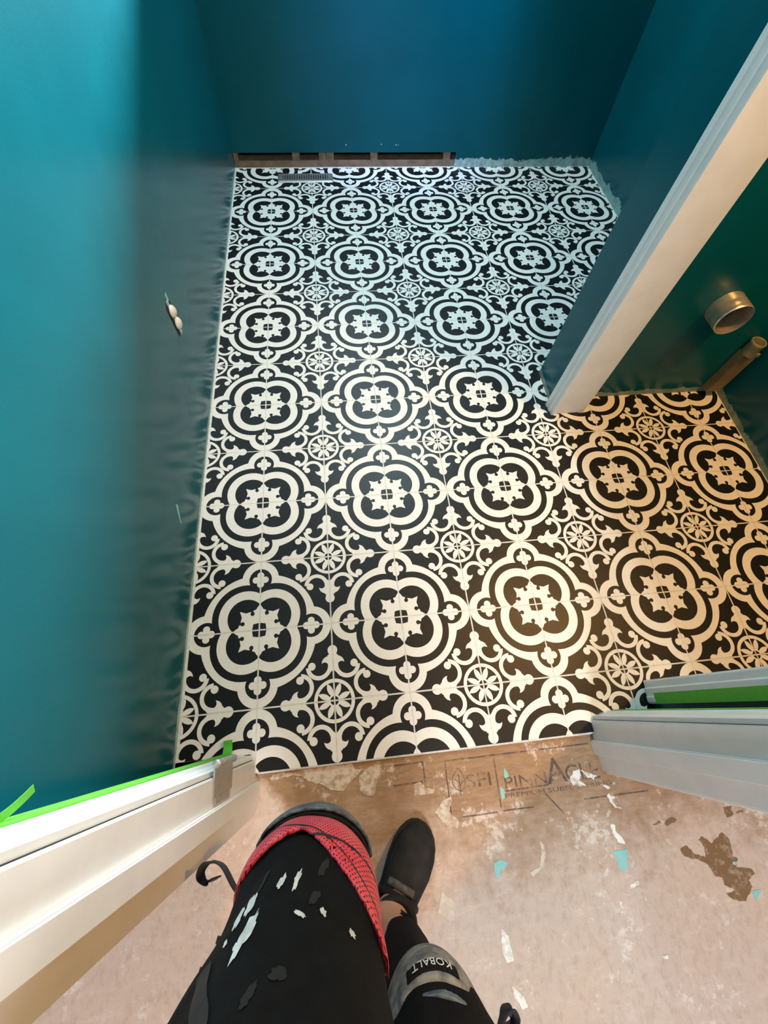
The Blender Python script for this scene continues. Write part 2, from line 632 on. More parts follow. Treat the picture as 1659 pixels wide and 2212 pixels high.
dv = shell('wall_divider', [((1.035, .690, -.012), (1.155, .878, 2.05)), ((1.155, .750, -.012), (1.83, .878, CE)),
                            ((1.035, .690, 2.05), (1.155, .878, CE))], MT['teal_closet'])
tag(dv, 'stub wall between the nook and the laundry closet')
cl = shell('wall_closet', [((1.706, -.309, -.012), (1.83, .750, CE))], MT['teal_closet'])
tag(cl, 'dark green right wall of the laundry closet')
shell('wall_inner', [((1.035, -.309, -.012), (1.150, -.252, 2.05)), ((1.035, -.309, 2.05), (1.150, .690, CE))], MT['teal'])
wf = shell('wall_front', [((-1.30, -.42, -.012), (-.012, -.309, 2.05)), ((.865, -.42, -.012), (2.40, -.309, 2.05)),
                          ((-1.30, -.42, 2.05), (2.40, -.309, CE))], [MT['teal'], MT['hall']])
for p in wf.data.polygons:
    if p.normal.y < -0.5:
        p.material_index = 1
shell('ceiling', [((-.30, -.42, CE), (1.83, 2.48, CE + .06))], MT['ceil'])
shell('ceiling_hall', [((-1.40, -3.1, CE), (2.50, -.42, CE + .06))], MT['ceil'])
shell('wall_hall_left', [((-1.40, -3.1, -.03), (-1.30, -.31, CE))], MT['hall'])
shell('wall_hall_right', [((2.40, -3.1, -.03), (2.50, -.31, CE))], MT['hall'])
shell('wall_hall_back', [((-1.40, -3.2, -.03), (2.50, -3.1, CE))], MT['hall'])

# window above the frame of the photograph (an added spot outside stands in for its daylight on the left wall)
w1 = empty('window_1', (.34, 2.44, 1.5), kind='structure')
for lo, hi in (((.11, 2.43, 1.0), (.130, 2.46, 2.0)), ((.565, 2.43, 1.0), (.58, 2.46, 2.0)), ((.13, 2.43, 1.0), (.565, 2.46, 1.012)), ((.13, 2.43, 1.985), (.565, 2.46, 2.0))):
    box('window_frame', lo, hi, MT['white'], w1, bevel=.002)

# ------------------------------------------------------------------ tiled floor
fl = shell('floor', [((-.19, -.338, -.012), (1.035, 2.366, -.0005)), ((1.035, .878, -.012), (1.72, 2.355, -.0005)),
                     ((1.035, -.309, -.012), (1.706, .745, -.0005))], MT['grout'])
tag(fl, 'black and white patterned tile floor with pale grout')
REG = [(-.183, -.296, -.012, 2.353), (-.012, -.336, 1.0355, 2.353), (1.0355, .880, 1.716, 2.353), (1.0355, -.306, 1.702, .747)]
GAP = 0.0019
full_me = None
rng = random.Random(3)
for i in range(-1, 9):
    for j in range(-2, 12):
        x0, x1, y0, y1 = i * TILE + GAP, (i + 1) * TILE - GAP, j * TILE + GAP, (j + 1) * TILE - GAP
        rects = []
        for a, b_, c, d in REG:
            r = (max(x0, a), max(y0, b_), min(x1, c), min(y1, d))
            if r[2] - r[0] > .002 and r[3] - r[1] > .002:
                rects.append(r)
        if not rects:
            continue
        cx_ = (i if i % 2 == 0 else i + 1)
        cy_ = (j if j % 2 == 0 else j + 1)
        k = {(1, 1): 0, (-1, 1): 1, (-1, -1): 2, (1, -1): 3}[(1 if cx_ == i else -1, 1 if cy_ == j else -1)]
        Mx = Matrix.Translation((cx_ * TILE, cy_ * TILE, 0)) @ Matrix.Rotation(k * PI / 2, 4, 'Z')
        is_full = len(rects) == 1 and abs((rects[0][2] - rects[0][0]) * (rects[0][3] - rects[0][1]) - (TILE - 2 * GAP) ** 2) < 1e-7
        if is_full and full_me is not None:
            me = full_me
        else:
            bm = bmesh.new()
            for r in rects:
                add_box(bm, (r[0], r[1], -.010), (r[2], r[3], 0))
            bm.transform(Mx.inverted())
            if is_full:
                top = [e for e in bm.edges if all(v.co.z > -.001 for v in e.verts)]
                bmesh.ops.bevel(bm, geom=top, offset=.0005, segments=1, affect='EDGES')
            bmesh.ops.recalc_face_normals(bm, faces=bm.faces)
            me = bpy.data.meshes.new('tile')
            bm.to_mesh(me)
            bm.free()
            me.materials.append(MT['tile'])
            if is_full:
                full_me = me
        o = bpy.data.objects.new('tile', me)
        COL.objects.link(o)
        o.parent = fl
        tilt = Matrix.Rotation(rng.uniform(-.0012, .0012), 4, 'X') @ Matrix.Rotation(rng.uniform(-.0012, .0012), 4, 'Y') if is_full else Matrix()
        o.matrix_local = Mx @ tilt
box('bare_board', (-.1895, -.3092, -.006), (-.012, -.2965, -.0005), MT['lumber'], fl)
# raw setting-bed edge along the doorway and the left wall
box('mortar_edge', (.004, -.3405, -.012), (.850, -.337, -.002), MT['grout'], fl, bevel=.001)
box('mortar_edge', (-.1895, -.30, -.006), (-.1835, 2.35, -.0008), MT['grout'], fl)

# ------------------------------------------------------------------ plywood hall floor with its stamp, plaster and paint
SZ = -.012
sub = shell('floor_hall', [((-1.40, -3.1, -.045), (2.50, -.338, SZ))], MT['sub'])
tag(sub, 'dusty bare plywood hall floor with stamped print and paint drips')


def patch(name, poly, mat, h=.0006, rough=.0030, parent=sub, n=5):
    """a thin patch with a ragged edge lying on the plywood"""
    pts = []
    m = len(poly)
    for i in range(m):
        a, b_ = Vector(poly[i] + (0,)), Vector(poly[(i + 1) % m] + (0,))
        for k in range(n):
            p = a.lerp(b_, k / n)
            d = mnoise.noise_vector(p * 150) + mnoise.noise_vector(p * 420) * .5
            pts.append((p.x + d.x * rough, p.y + d.y * rough))
    bm = bmesh.new()
    bot = [bm.verts.new((p[0], p[1], SZ)) for p in pts]
    top = [bm.verts.new((p[0], p[1], SZ + h)) for p in pts]
    es = []
    for i in range(len(pts)):
        j = (i + 1) % len(pts)
        bm.faces.new([bot[i], bot[j], top[j], top[i]])
    f = bm.faces.new(top)
    bmesh.ops.triangulate(bm, faces=[f])
    return bm_obj(name, bm, mat, parent)


PLASTER = [[(0.031,-0.350),(0.055,-0.343),(0.095,-0.348),(0.114,-0.336),(0.147,-0.331),(0.196,-0.331),(0.231,-0.342),(0.241,-0.356),(0.261,-0.356),(0.243,-0.366),(0.221,-0.384),(0.206,-0.396),(0.177,-0.391),(0.156,-0.379),(0.125,-0.367),(0.109,-0.355),(0.087,-0.351),(0.055,-0.356),(0.037,-0.358)],
  [(0.247,-0.387),(0.246,-0.373),(0.263,-0.358),(0.277,-0.353),(0.293,-0.361),(0.295,-0.373),(0.288,-0.391),(0.283,-0.409),(0.275,-0.415),(0.256,-0.410),(0.248,-0.400)],
  [(0.764,-0.432),(0.778,-0.415),(0.793,-0.414),(0.794,-0.426),(0.787,-0.437),(0.800,-0.446),(0.789,-0.449),(0.769,-0.444)],
  [(0.796,-0.414),(0.815,-0.422),(0.834,-0.433),(0.825,-0.438),(0.809,-0.432)],
  [(0.834,-0.531),(0.846,-0.531),(0.845,-0.545),(0.856,-0.562),(0.860,-0.573),(0.841,-0.564),(0.834,-0.546)],
  [(0.846,-0.475),(0.853,-0.470),(0.864,-0.480),(0.855,-0.485),(0.862,-0.497),(0.875,-0.504),(0.860,-0.501),(0.850,-0.490)],
  [(0.839,-0.449),(0.849,-0.451),(0.861,-0.460),(0.853,-0.460)],
  [(0.444,-0.441),(0.466,-0.435),(0.468,-0.443),(0.454,-0.464),(0.474,-0.485),(0.468,-0.498),(0.446,-0.490),(0.420,-0.463)],
  [(0.378,-0.400),(0.396,-0.399),(0.404,-0.411),(0.427,-0.416),(0.423,-0.424),(0.395,-0.424),(0.375,-0.425)],
  [(0.532,-0.497),(0.558,-0.502),(0.575,-0.518),(0.575,-0.531),(0.566,-0.525),(0.556,-0.510)],
  [(0.656,-0.543),(0.666,-0.551),(0.664,-0.569),(0.652,-0.591),(0.624,-0.603),(0.620,-0.597),(0.644,-0.588),(0.655,-0.566)],
  [(0.414,-0.606),(0.442,-0.628),(0.433,-0.659),(0.417,-0.653),(0.399,-0.640)],
  [(0.533,-0.682),(0.545,-0.695),(0.548,-0.735),(0.532,-0.737),(0.527,-0.715)],
  [(0.534,-0.772),(0.555,-0.789),(0.560,-0.806),(0.550,-0.808),(0.535,-0.790)],
  [(0.834,-0.529),(0.845,-0.535),(0.850,-0.560),(0.860,-0.572),(0.841,-0.564),(0.835,-0.547)],
  [(0.635,-0.558),(0.659,-0.544),(0.667,-0.556),(0.657,-0.586),(0.631,-0.599),(0.624,-0.600),(0.648,-0.585),(0.659,-0.560)],
  [(0.843,-0.643),(0.862,-0.640),(0.863,-0.645),(0.841,-0.650)],
  [(0.872,-0.765),(0.881,-0.765),(0.879,-0.771),(0.872,-0.770)],
  [(0.731,-0.686),(0.740,-0.689),(0.736,-0.692)],
  [(0.807,-0.668),(0.813,-0.669),(0.807,-0.683)],
  [(0.870,-0.666),(0.873,-0.676),(0.869,-0.673)],
  [(0.383,-0.397),(0.396,-0.403),(0.396,-0.423),(0.382,-0.424),(0.377,-0.412)]]
FLAKE = [[(0.821,-0.581),(0.860,-0.580),(0.847,-0.613),(0.834,-0.621),(0.828,-0.610),(0.828,-0.595)],
  [(1.118,-0.685),(1.142,-0.686),(1.121,-0.704)],
  [(1.100,-0.630),(1.110,-0.633),(1.105,-0.637),(1.097,-0.636)],
  [(0.541,-0.571),(0.557,-0.566),(0.572,-0.573),(0.567,-0.581),(0.552,-0.585),(0.549,-0.597),(0.541,-0.598),(0.539,-0.584)],
  [(0.606,-0.391),(0.611,-0.398),(0.614,-0.410),(0.604,-0.413),(0.602,-0.406)],
  [(0.587,-0.428),(0.596,-0.434),(0.594,-0.451),(0.586,-0.456),(0.586,-0.439)],
  [(0.868,-0.449),(0.876,-0.448),(0.876,-0.454),(0.868,-0.455)]]
STAIN = [[(1.036,-0.580),(1.050,-0.577),(1.065,-0.592),(1.079,-0.585),(1.099,-0.574),(1.113,-0.589),(1.105,-0.620),(1.116,-0.627),(1.102,-0.641),(1.138,-0.648),(1.144,-0.656),(1.121,-0.666),(1.125,-0.679),(1.096,-0.701),(1.071,-0.696),(1.056,-0.684),(1.082,-0.680),(1.061,-0.667),(1.060,-0.654),(1.044,-0.650),(1.040,-0.629),(1.015,-0.616),(0.992,-0.610),(0.984,-0.596),(1.002,-0.588),(1.016,-0.605),(1.039,-0.616),(1.044,-0.598)],
  [(0.969,-0.540),(0.991,-0.531),(1.001,-0.541),(0.984,-0.546),(0.972,-0.550),(0.966,-0.547)],
  [(0.940,-0.542),(0.956,-0.536),(0.958,-0.540),(0.945,-0.544)],
  [(1.125,-0.528),(1.147,-0.528),(1.141,-0.533),(1.146,-0.545),(1.126,-0.549)],
  [(1.153,-0.540),(1.177,-0.537),(1.170,-0.542),(1.154,-0.544)]]

for k, poly in enumerate(PLASTER):
    if k in (14, 15, 21):      # these three repeat earlier marks
        continue
    patch('plaster_smear' if k < 2 else 'paint_drip', poly, MT['plaster'] if k in (0, 1, 7, 8, 9, 10, 11) else MT['drip'], .0012 if k < 2 else .0008)
for poly in FLAKE:
    patch('paint_flake', poly, MT['flake'], .0007, .0008)
for poly in STAIN:
    patch('glue_stain', poly, MT['stain'], .0003, .003)


def stamp_line(p, q, w=.0032):
    a, b_ = Vector(p), Vector(q)
    d = (b_ - a).normalized()
    n = Vector((-d.y, d.x)) * w / 2
    poly = [tuple(a + n), tuple(b_ + n), tuple(b_ - n), tuple(a - n)]
    patch('stamp_line', [tuple(v) for v in poly][::-1], MT['ink'], .0002, .0006, n=4)


def text_mesh(body, size, bold=0.0, xs=1.0, res=3):
    cu = bpy.data.curves.new('lettering', 'FONT')
    cu.body = body
    cu.size = size
    cu.offset = bold
    cu.extrude = .0001
    cu.resolution_u = res
    o = bpy.data.objects.new('lettering', cu)
    COL.objects.link(o)
    bpy.context.view_layer.update()
    me = bpy.data.meshes.new_from_object(o.evaluated_get(bpy.context.evaluated_depsgraph_get()))
    bpy.data.objects.remove(o)
    me.transform(Matrix.Diagonal((xs, 1, 1, 1)))
    return me


def stamp_text(body, x, y, width, height, bold=.0004):
    me = text_mesh(body, 1.0)
    xs = [v.co.x for v in me.vertices]
    ys = [v.co.y for v in me.vertices]
    s = Matrix.Diagonal((width / (max(xs) - min(xs)), height / (max(ys) - min(ys)), 1, 1)) @ Matrix.Translation((-min(xs), -min(ys), 0))
    me.transform(s)
    for v in me.vertices:
        v.co.z = 0.00025 if v.co.z > 0 else 0.0
    me.transform(Matrix.Translation((x, y, SZ)))
    me.materials.clear()
    return link_mesh('stamp_lettering', me, MT['ink'], sub)


for p, q in (((.461, -.361), (.585, -.361)), ((.585, -.361), (.835, -.361)), ((.461, -.361), (.459, -.478)), ((.585, -.366), (.581, -.470)),
             ((.478, -.478), (.570, -.478)), ((.585, -.477), (.660, -.477)), ((.788, -.475), (.850, -.475)), ((.860, -.475), (.953, -.475)),
             ((.600, -.4385), (.706, -.4370)), ((.706, -.4370), (.722, -.428)),
             ((.327, -.358), (.406, -.357)), ((.406, -.357), (.406, -.400)), ((.328, -.399), (.400, -.398)), ((.695, -.453), (.731, -.499))):
    stamp_line(p, q)
stamp_text('SFI', .508, -.423, .060, .028)
stamp_text('PINN', .601, -.434, .106, .024)
stamp_text('A', .708, -.436, .052, .054)
stamp_text('CLE', .757, -.437, .086, .036)
stamp_text('PREMIUM SUBFLOORING', .597, -.4525, .270, .0085)
# leaf emblem left of SFI
for L in ([(.491, -.379), (.476, -.395), (.471, -.409), (.480, -.421), (.491, -.428)], [(.491, -.379), (.501, -.393), (.505, -.408), (.500, -.421), (.491, -.428)],
          [(.490, -.392), (.490, -.436)], [(.490, -.410), (.479, -.402)], [(.490, -.416), (.500, -.406)]):
    for a, b_ in zip(L[:-1], L[1:]):
        stamp_line(a, b_, .0020)

# ------------------------------------------------------------------ doorway of the hall
d1 = empty('door_1', (.43, -.36, 0), 'white doorway frame around the hall opening with the door taken off', kind='structure')
HD = 2.03


def casing_pts(x_in, x_out, base, sgn):
    """profile across the casing: (position along wall, height off the wall)"""
    s = 1 if x_out > x_in else -1
    W = abs(x_out - x_in)
    pr = [(0, 0), (0, .0085), (.004, .0105), (.018, .0115), (.021, .0140), (.038, .0145), (.042, .0170), (.052, .0170), (W, .0140), (W, 0)]
    return [(x_in + s * a, base + sgn * h) for a, h in pr]


for side, xi, xo in ((-1, -.0085, -.0655), (1, .8612, .9182)):
    prism('casing', casing_pts(xi, xo, -.309, 1), 'z', -.001, HD + .06, MT['white'], d1)
    xa = (0.0, -.0118) if side < 0 else (.853, .8648)
    bm = bmesh.new()
    add_box(bm, (min(xa), -.4235, SZ), (max(xa), -.3092, HD))
    bmesh.ops.bevel(bm, geom=[e for e in bm.edges if abs(e.verts[0].co.z - e.verts[1].co.z) > .5], offset=.0018, segments=2, affect='EDGES')
    bm_obj('jamb', bm, MT['white'], d1)
    xs = (0.0, .0105) if side < 0 else (.8425, .853)
    bm = bmesh.new()
    add_box(bm, (min(xs), -.3880, SZ + .001), (max(xs), -.3545, HD))
    bmesh.ops.bevel(bm, geom=[e for e in bm.edges if abs(e.verts[0].co.z - e.verts[1].co.z) > .5], offset=.0022, segments=3, affect='EDGES')
    bm_obj('stop', bm, MT['white'], d1)
    xh = casing_pts(xi, xo, -.420, -1)
    prism('casing', xh, 'z', SZ, HD + .06, MT['white'], d1)
box('jamb', (0, -.4235, HD), (.853, -.3092, HD + .0118), MT['white'], d1)
prism('casing', [(-.309, HD + .004), (-.300, HD + .004), (-.293, HD + .06), (-.309, HD + .06)], 'x', -.0655, .9182, MT['white'], d1)
box('crack', (-.0085, -.3094, SZ), (-.0058, -.3084, HD), MT['dark'], d1)
box('crack', (.8588, -.3094, SZ), (.8612, -.3084, HD), MT['dark'], d1)
# hinge left on the jamb
hg = empty('hinge', (0.002, -.325, .257), 'brushed metal hinge leaf screwed to the white left door jamb', parent=d1)
bm = bmesh.new()
add_box(bm, (.0002, -.3510, .203), (.0030, -.2960, .312))
bmesh.ops.bevel(bm, geom=[e for e in bm.edges if abs(e.verts[0].co.x - e.verts[1].co.x) > .001 and e.verts[0].co.y < -.33], offset=.012, segments=6, affect='EDGES')
hl = bm_obj('leaf', bm, MT['steel'], d1)
hl.parent = hg
hl.matrix_parent_inverse = Matrix.Translation(-Vector((0.002, -.325, .257)))
for z0, z1 in ((.2030, .2240), (.2246, .2455), (.2461, .2685), (.2691, .2900), (.2906, .3120)):
    k_ = lathe('knuckle', [(.0064, z0), (.0070, z0 + .0006), (.0070, z1 - .0006), (.0064, z1)], (.0045, -.2885, 0), (0, 0, 1), MT['steel'], None, 20, (True, True))
    k_.parent = hg
    k_.matrix_parent_inverse = Matrix.Translation(-Vector((0.002, -.325, .257)))
for y_, z_ in ((-.322, .222), (-.338, .240), (-.338, .275), (-.322, .293)):
    s_ = lathe('screw', [(.0001, .0033), (.0016, .0031), (.0018, .0024), (.0036, .0036), (.0042, .0030)], (0.0, y_, z_), (1, 0, 0), MT['dark'] if 0 else MT['steel'], None, 14, (True, False))
    s_.parent = hg
    s_.matrix_parent_inverse = Matrix.Translation(-Vector((0.002, -.325, .257)))

# ------------------------------------------------------------------ laundry closet opening
d2 = empty('door_2', (1.09, .22, 0), 'white cased opening of the laundry closet', kind='structure')


def casing_x(y_in, y_out):
    s = 1 if y_out > y_in else -1
    W = abs(y_out - y_in)
    pr = [(0, 0), (0, .0085), (.004, .0105), (.018, .0115), (.021, .0140), (.038, .0145), (.042, .0170), (.052, .0170), (W, .0140), (W, 0)]
    return [(1.035 - h, y_in + s * a) for a, h in pr]


prism('casing', casing_x(.672, .728), 'z', 0, HD + .06, MT['white'], d2)
prism('casing', casing_x(-.230, -.287), 'z', .004, HD + .06, MT['white'], d2)
box('jamb', (1.0352, .6775, .0005), (1.1500, .6895, HD), MT['white'], d2, bevel=.0012)
box('jamb', (1.0352, -.2515, .0005), (1.1500, -.2355, HD), MT['white'], d2, bevel=.0012)
box('jamb', (1.0352, -.2355, HD), (1.1500, .6775, HD + .012), MT['white'], d2)

# ------------------------------------------------------------------ green masking tape
tp = empty('masking_tape', (-.062, -.291, .4), 'green masking tape down the outer edge of the left white door casing, end curling loose', 'tape', 'painter tape strips')
TO = Vector(tp.location)


def t_child(o, par):
    o.parent = par
    o.matrix_parent_inverse = Matrix.Translation(-par.location)
    return o


bm = bmesh.new()
prev = None
for k in range(60):
    z_ = .012 + k * .022
    wob = mnoise.noise(Vector((0, 0, z_ * 9))) * .0022
    row = [(-.0520 + wob, -.2900, z_), (-.0630, -.2890, z_), (-.0700 - wob, -.2880, z_), (-.0700 - wob, -.2888, z_), (-.0632, -.2898, z_), (-.0520 + wob, -.2918, z_)]
    row = [bm.verts.new(p) for p in row]
    if prev:
        for a in range(6):
            bm.faces.new([prev[a], prev[(a + 1) % 6], row[(a + 1) % 6], row[a]])
    prev = row
t_child(bm_obj('tape_strip', bm, MT['tape']), tp)
t_child(ribbon('tape_tail', [(-.0620, -.2900, .030), (-.0620, -.2840, .020), (-.0630, -.2740, .015), (-.0640, -.2600, .016)], .022, .0004, (1, 0, .1), MT['tape']), tp)
t_child(ribbon('tape_curl', [(-.0620, -.2895, .735), (-.0615, -.2885, .718), (-.0605, -.2830, .702), (-.0590, -.2750, .688), (-.0570, -.2670, .678)], .009, .0004, (0, 0.5, 1), MT['tape']), tp)
t2 = box('masking_tape', (.909, -.2916, .010), (.924, -.2908, 1.9), MT['tape'])
tag(t2, 'thin edge of green masking tape along the right white door casing', 'tape', 'painter tape strips')
bm = bmesh.new()
add_box(bm, (1.0172, -.2880, .040), (1.0178, -.2620, 1.9))
t3 = bm_obj('masking_tape', bm, MT['tape'])
tag(t3, 'wide green masking tape band on the closet casing beside the dark strip of wall', 'tape', 'painter tape strips')

# ------------------------------------------------------------------ floor register by the back wall
vr = empty('floor_register', (.167, 2.257, 0), 'grey metal floor vent register in the tiles by the back wall', 'vent')
bm = bmesh.new()
X0, X1, Y0, Y1 = .027, .307, 2.217, 2.297
x0, x1, y0, y1 = .053, .281, 2.236, 2.279
o_ = [(X0, Y0), (X1, Y0), (X1, Y1), (X0, Y1)]
m_ = [(X0 + .008, Y0 + .007), (X1 - .008, Y0 + .007), (X1 - .008, Y1 - .007), (X0 + .008, Y1 - .007)]
i_ = [(x0, y0), (x1, y0), (x1, y1), (x0, y1)]
R0 = [bm.verts.new((p[0], p[1], .0002)) for p in o_]
R1 = [bm.verts.new((p[0], p[1], .0055)) for p in m_]
R2 = [bm.verts.new((p[0], p[1], .0055)) for p in i_]
R3 = [bm.verts.new((p[0], p[1], .0010)) for p in i_]
for A, B in ((R0, R1), (R1, R2), (R2, R3)):
    for k in range(4):
        bm.faces.new([A[k], A[(k + 1) % 4], B[(k + 1) % 4], B[k]])
t_child(bm_obj('frame', bm, MT['register']), vr)
t_child(box('damper', (x0 - .002, y0 - .002, .0004), (x1 + .002, y1 + .002, .0010), MT['dark']), vr)
for k in range(19):
    xx = x0 + (x1 - x0) * (k + .5) / 19
    t_child(box('louver', (xx - .0030, y0, .0012), (xx + .0030, y1, .0052), MT['register']), vr)

# ------------------------------------------------------------------ dryer duct stub on the closet wall
dd = empty('dryer_duct', (1.43, .75, .375), 'short shiny galvanised dryer duct collar sticking out of the green closet wall', 'duct')
prof = [(.0480, .062), (.0495, .060), (.0500, .054), (.0490, .050), (.0500, .046), (.0500, .030), (.0492, .026), (.0500, .022), (.0500, .004), (.0505, .0008)]
t_child(lathe('collar', prof, (1.43, .75, .375), (0, -1, 0), MT['galv'], None, 48), dd)
prof = [(.0480, .062), (.0475, .056), (.0482, .050), (.0474, .044), (.0482, .038), (.0474, .032), (.0482, .026), (.0474, .020), (.0480, .002)]
t_child(lathe('liner', prof, (1.43, .75, .375), (0, -1, 0), MT['galv'], None, 48), dd)
t_child(lathe('damper', [(.0001, .0012), (.0478, .0012)], (1.43, .75, .375), (0, -1, 0), MT['paper'], None, 40), dd)
t_child(box('seam', (1.4295, .692, .4238), (1.4325, .748, .4262), MT['galv']), dd)

# ------------------------------------------------------------------ boxed standpipe in the closet corner
sp = empty('standpipe_box', (1.653, .733, .04), 'painted box around a drain pipe stub in the closet corner under the duct', 'pipe')
bm = bmesh.new()
add_box(bm, (1.628, .716, .030), (1.683, .7495, .2065))
bmesh.ops.bevel(bm, geom=list(bm.edges), offset=.0022, segments=2, affect='EDGES')
t_child(bm_obj('box', bm, MT['chase']), sp)
t_child(box('clip', (1.664, .7145, .1960), (1.686, .7240, .2090), MT['pvc'], bevel=.002), sp)
prof = [(.0195, .010), (.0195, .048), (.0215, .050), (.0240, .048), (.0240, .040), (.0230, .038), (.0230, .0005)]
t_child(lathe('pipe', prof, (1.6440, .7265, .206), (0, 0, 1), MT['pvc'], None, 28), sp)

# ------------------------------------------------------------------ uncovered wall outlet low on the left wall
wo = empty('wall_outlet', (-.19, .838, .33), 'uncovered white duplex outlet in a cut hole low on the left wall', 'outlet')
t_child(box('box_opening', (-.1899, .815, .283), (-.1892, .861, .377), MT['dark']), wo)
t_child(box('yoke', (-.1892, .830, .277), (-.1872, .846, .383), MT['steel'], bevel=.0006), wo)
for zc in (.312, .351):
    bm = bmesh.new()
    bmesh.ops.create_uvsphere(bm, u_segments=20, v_segments=12, radius=1)
    for v in bm.verts:
        v.co = Vector((-.1872 + max(v.co.x, -.1) * .012, .838 + v.co.y * .0165, zc + v.co.z * .0175))
    t_child(bm_obj('receptacle', bm, MT['plastic'], smooth=True), wo)
t_child(lathe('screw', [(.0001, .0022), (.0026, .0018), (.0032, .0004)], (-.1872, .838, .3315), (1, 0, 0), MT['steel'], None, 12), wo)
t_child(box('drywall_tear', (-.1898, .846, .372), (-.1889, .858, .395), MT['flake'], bevel=.0003), wo)

# ------------------------------------------------------------------ little plaster specks and scrapes on the walls
for wall, pts in ((wb, ((.385, 2.3549, .098, .0035), (.565, 2.3549, .100, .003), (.640, 2.3549, .097, .0035), (.652, 2.3549, .098, .002))),):
    for x, y, z, r in pts:
        bm = bmesh.new()
        bmesh.ops.create_icosphere(bm, subdivisions=1, radius=r)
        for v in bm.verts:
            v.co = Vector((x + v.co.x, y + v.co.y * .15, z + v.co.z * .8))
        bm_obj('plaster_speck', bm, MT['plastic'], wall)
bm = bmesh.new()
add_prism(bm, [(.318, .170), (.322, .158), (.300, .140), (.283, .122), (.280, .126), (.298, .150)], 'x', -.1903, -.1896)
bm_obj('scrape', bm, MT['flake'], wl)

# ------------------------------------------------------------------ implicit-surface helpers (numpy)


def smin(a, b, k):
    h = np.clip(.5 + .5 * (b - a) / k, 0, 1)
    return b * (1 - h) + a * h - k * h * (1 - h)


def cone(P, a, b, ra, rb):
    a, b = np.array(a, float), np.array(b, float)
    ab = b - a
    t = np.clip(((P - a) @ ab) / (ab @ ab), 0, 1)
    return np.linalg.norm(P - a - t[..., None] * ab, axis=-1) - (ra + (rb - ra) * t)


def ellip(P, c, r):
    q = (P - np.array(c, float)) / np.array(r, float)
    n = np.linalg.norm(q, axis=-1)
    return (n - 1) * min(r)


def surface_net(f, lo, hi, h):
    lo = np.array(lo, float)
    n = np.ceil((np.array(hi) - lo) / h).astype(int) + 1
    gx, gy, gz = [lo[i] + h * np.arange(n[i]) for i in range(3)]
    P = np.stack(np.meshgrid(gx, gy, gz, indexing='ij'), -1)
    V = f(P)
    S = V < 0
    acc = np.zeros(tuple(n - 1) + (3,))
    cnt = np.zeros(tuple(n - 1))
    offs = [(0, 0, 0), (1, 0, 0), (0, 1, 0), (1, 1, 0), (0, 0, 1), (1, 0, 1), (0, 1, 1), (1, 1, 1)]

    def sl(A, o):
        return A[o[0]:o[0] + n[0] - 1, o[1]:o[1] + n[1] - 1, o[2]:o[2] + n[2] - 1]
    for i in range(8):
        for ax in range(3):
            if offs[i][ax] == 0:
                o2 = list(offs[i]); o2[ax] = 1
                va, vb = sl(V, offs[i]), sl(V, o2)
                cr = sl(S, offs[i]) != sl(S, o2)
                t = np.where(cr, va / np.where(cr, va - vb, 1), 0)
                for c in range(3):
                    acc[..., c] += np.where(cr, offs[i][c] + (t if c == ax else 0), 0)
                cnt += cr
    act = cnt > 0
    idx = -np.ones(act.shape, int)
    idx[act] = np.arange(act.sum())
    ii = np.argwhere(act)
    verts = lo + h * (ii + acc[act] / cnt[act][:, None])
    faces = []
    for ax in range(3):
        b, c = (ax + 1) % 3, (ax + 2) % 3
        s1 = [slice(None)] * 3
        s2 = [slice(None)] * 3
        s1[ax] = slice(0, -1)
        s2[ax] = slice(1, None)
        cr = S[tuple(s1)] != S[tuple(s2)]
        e = np.argwhere(cr)
        e = e[(e[:, b] > 0) & (e[:, c] > 0) & (e[:, b] < n[b] - 1) & (e[:, c] < n[c] - 1)]
        flip = S[tuple(s1)][tuple(e.T)]
        q = []
        for db, dc in ((1, 1), (0, 1), (0, 0), (1, 0)):
            k = e.copy()
            k[:, b] -= db
            k[:, c] -= dc
            q.append(idx[tuple(k.T)])
        q = np.stack(q, 1)
        q[~flip] = q[~flip][:, ::-1]
        faces.append(q)
    return verts, np.concatenate(faces)


def net_obj(name, f, lo, hi, h, mat, parent=None, attr=None, smooth_it=2):
    v, q = surface_net(f, lo, hi, h)
    me = bpy.data.meshes.new(name)
    me.from_pydata(v.tolist(), [], q.tolist())
    if attr is not None:
        A = me.attributes.new('uvw', 'FLOAT_VECTOR', 'POINT')
        A.data.foreach_set('vector', attr(v).astype(np.float32).ravel())
    o = link_mesh(name, me, mat, None, smooth=True)
    if smooth_it:
        bm = bmesh.new()
        bm.from_mesh(me)
        for _ in range(smooth_it):
            bmesh.ops.smooth_vert(bm, verts=bm.verts, factor=.5, use_axis_x=True, use_axis_y=True, use_axis_z=True)
        bm.to_mesh(me)
        bm.free()
    if parent is not None:
        o.parent = parent
        o.matrix_parent_inverse = Matrix.Translation(-ploc(parent))
    return o


def ploc(o):
    v = Vector(o.location)
    return v


# ------------------------------------------------------------------ the person, seen from their own eyes
LH, LK, LA = (.130, -.630, .860), (.187, -.432, .500), (.180, -.660, .115)
RH, RK, RA = (.325, -.700, .860), (.333, -.624, .445), (.290, -.612, .085)
ps = empty('person', (.24, -.60, SZ), 'person in black paint-spattered work trousers and knee pads standing in the doorway, seen from above', 'person')


def up_to(o, p=ps):
    o.parent = p
    o.matrix_parent_inverse = Matrix.Translation(-Vector(p.location))
    return o


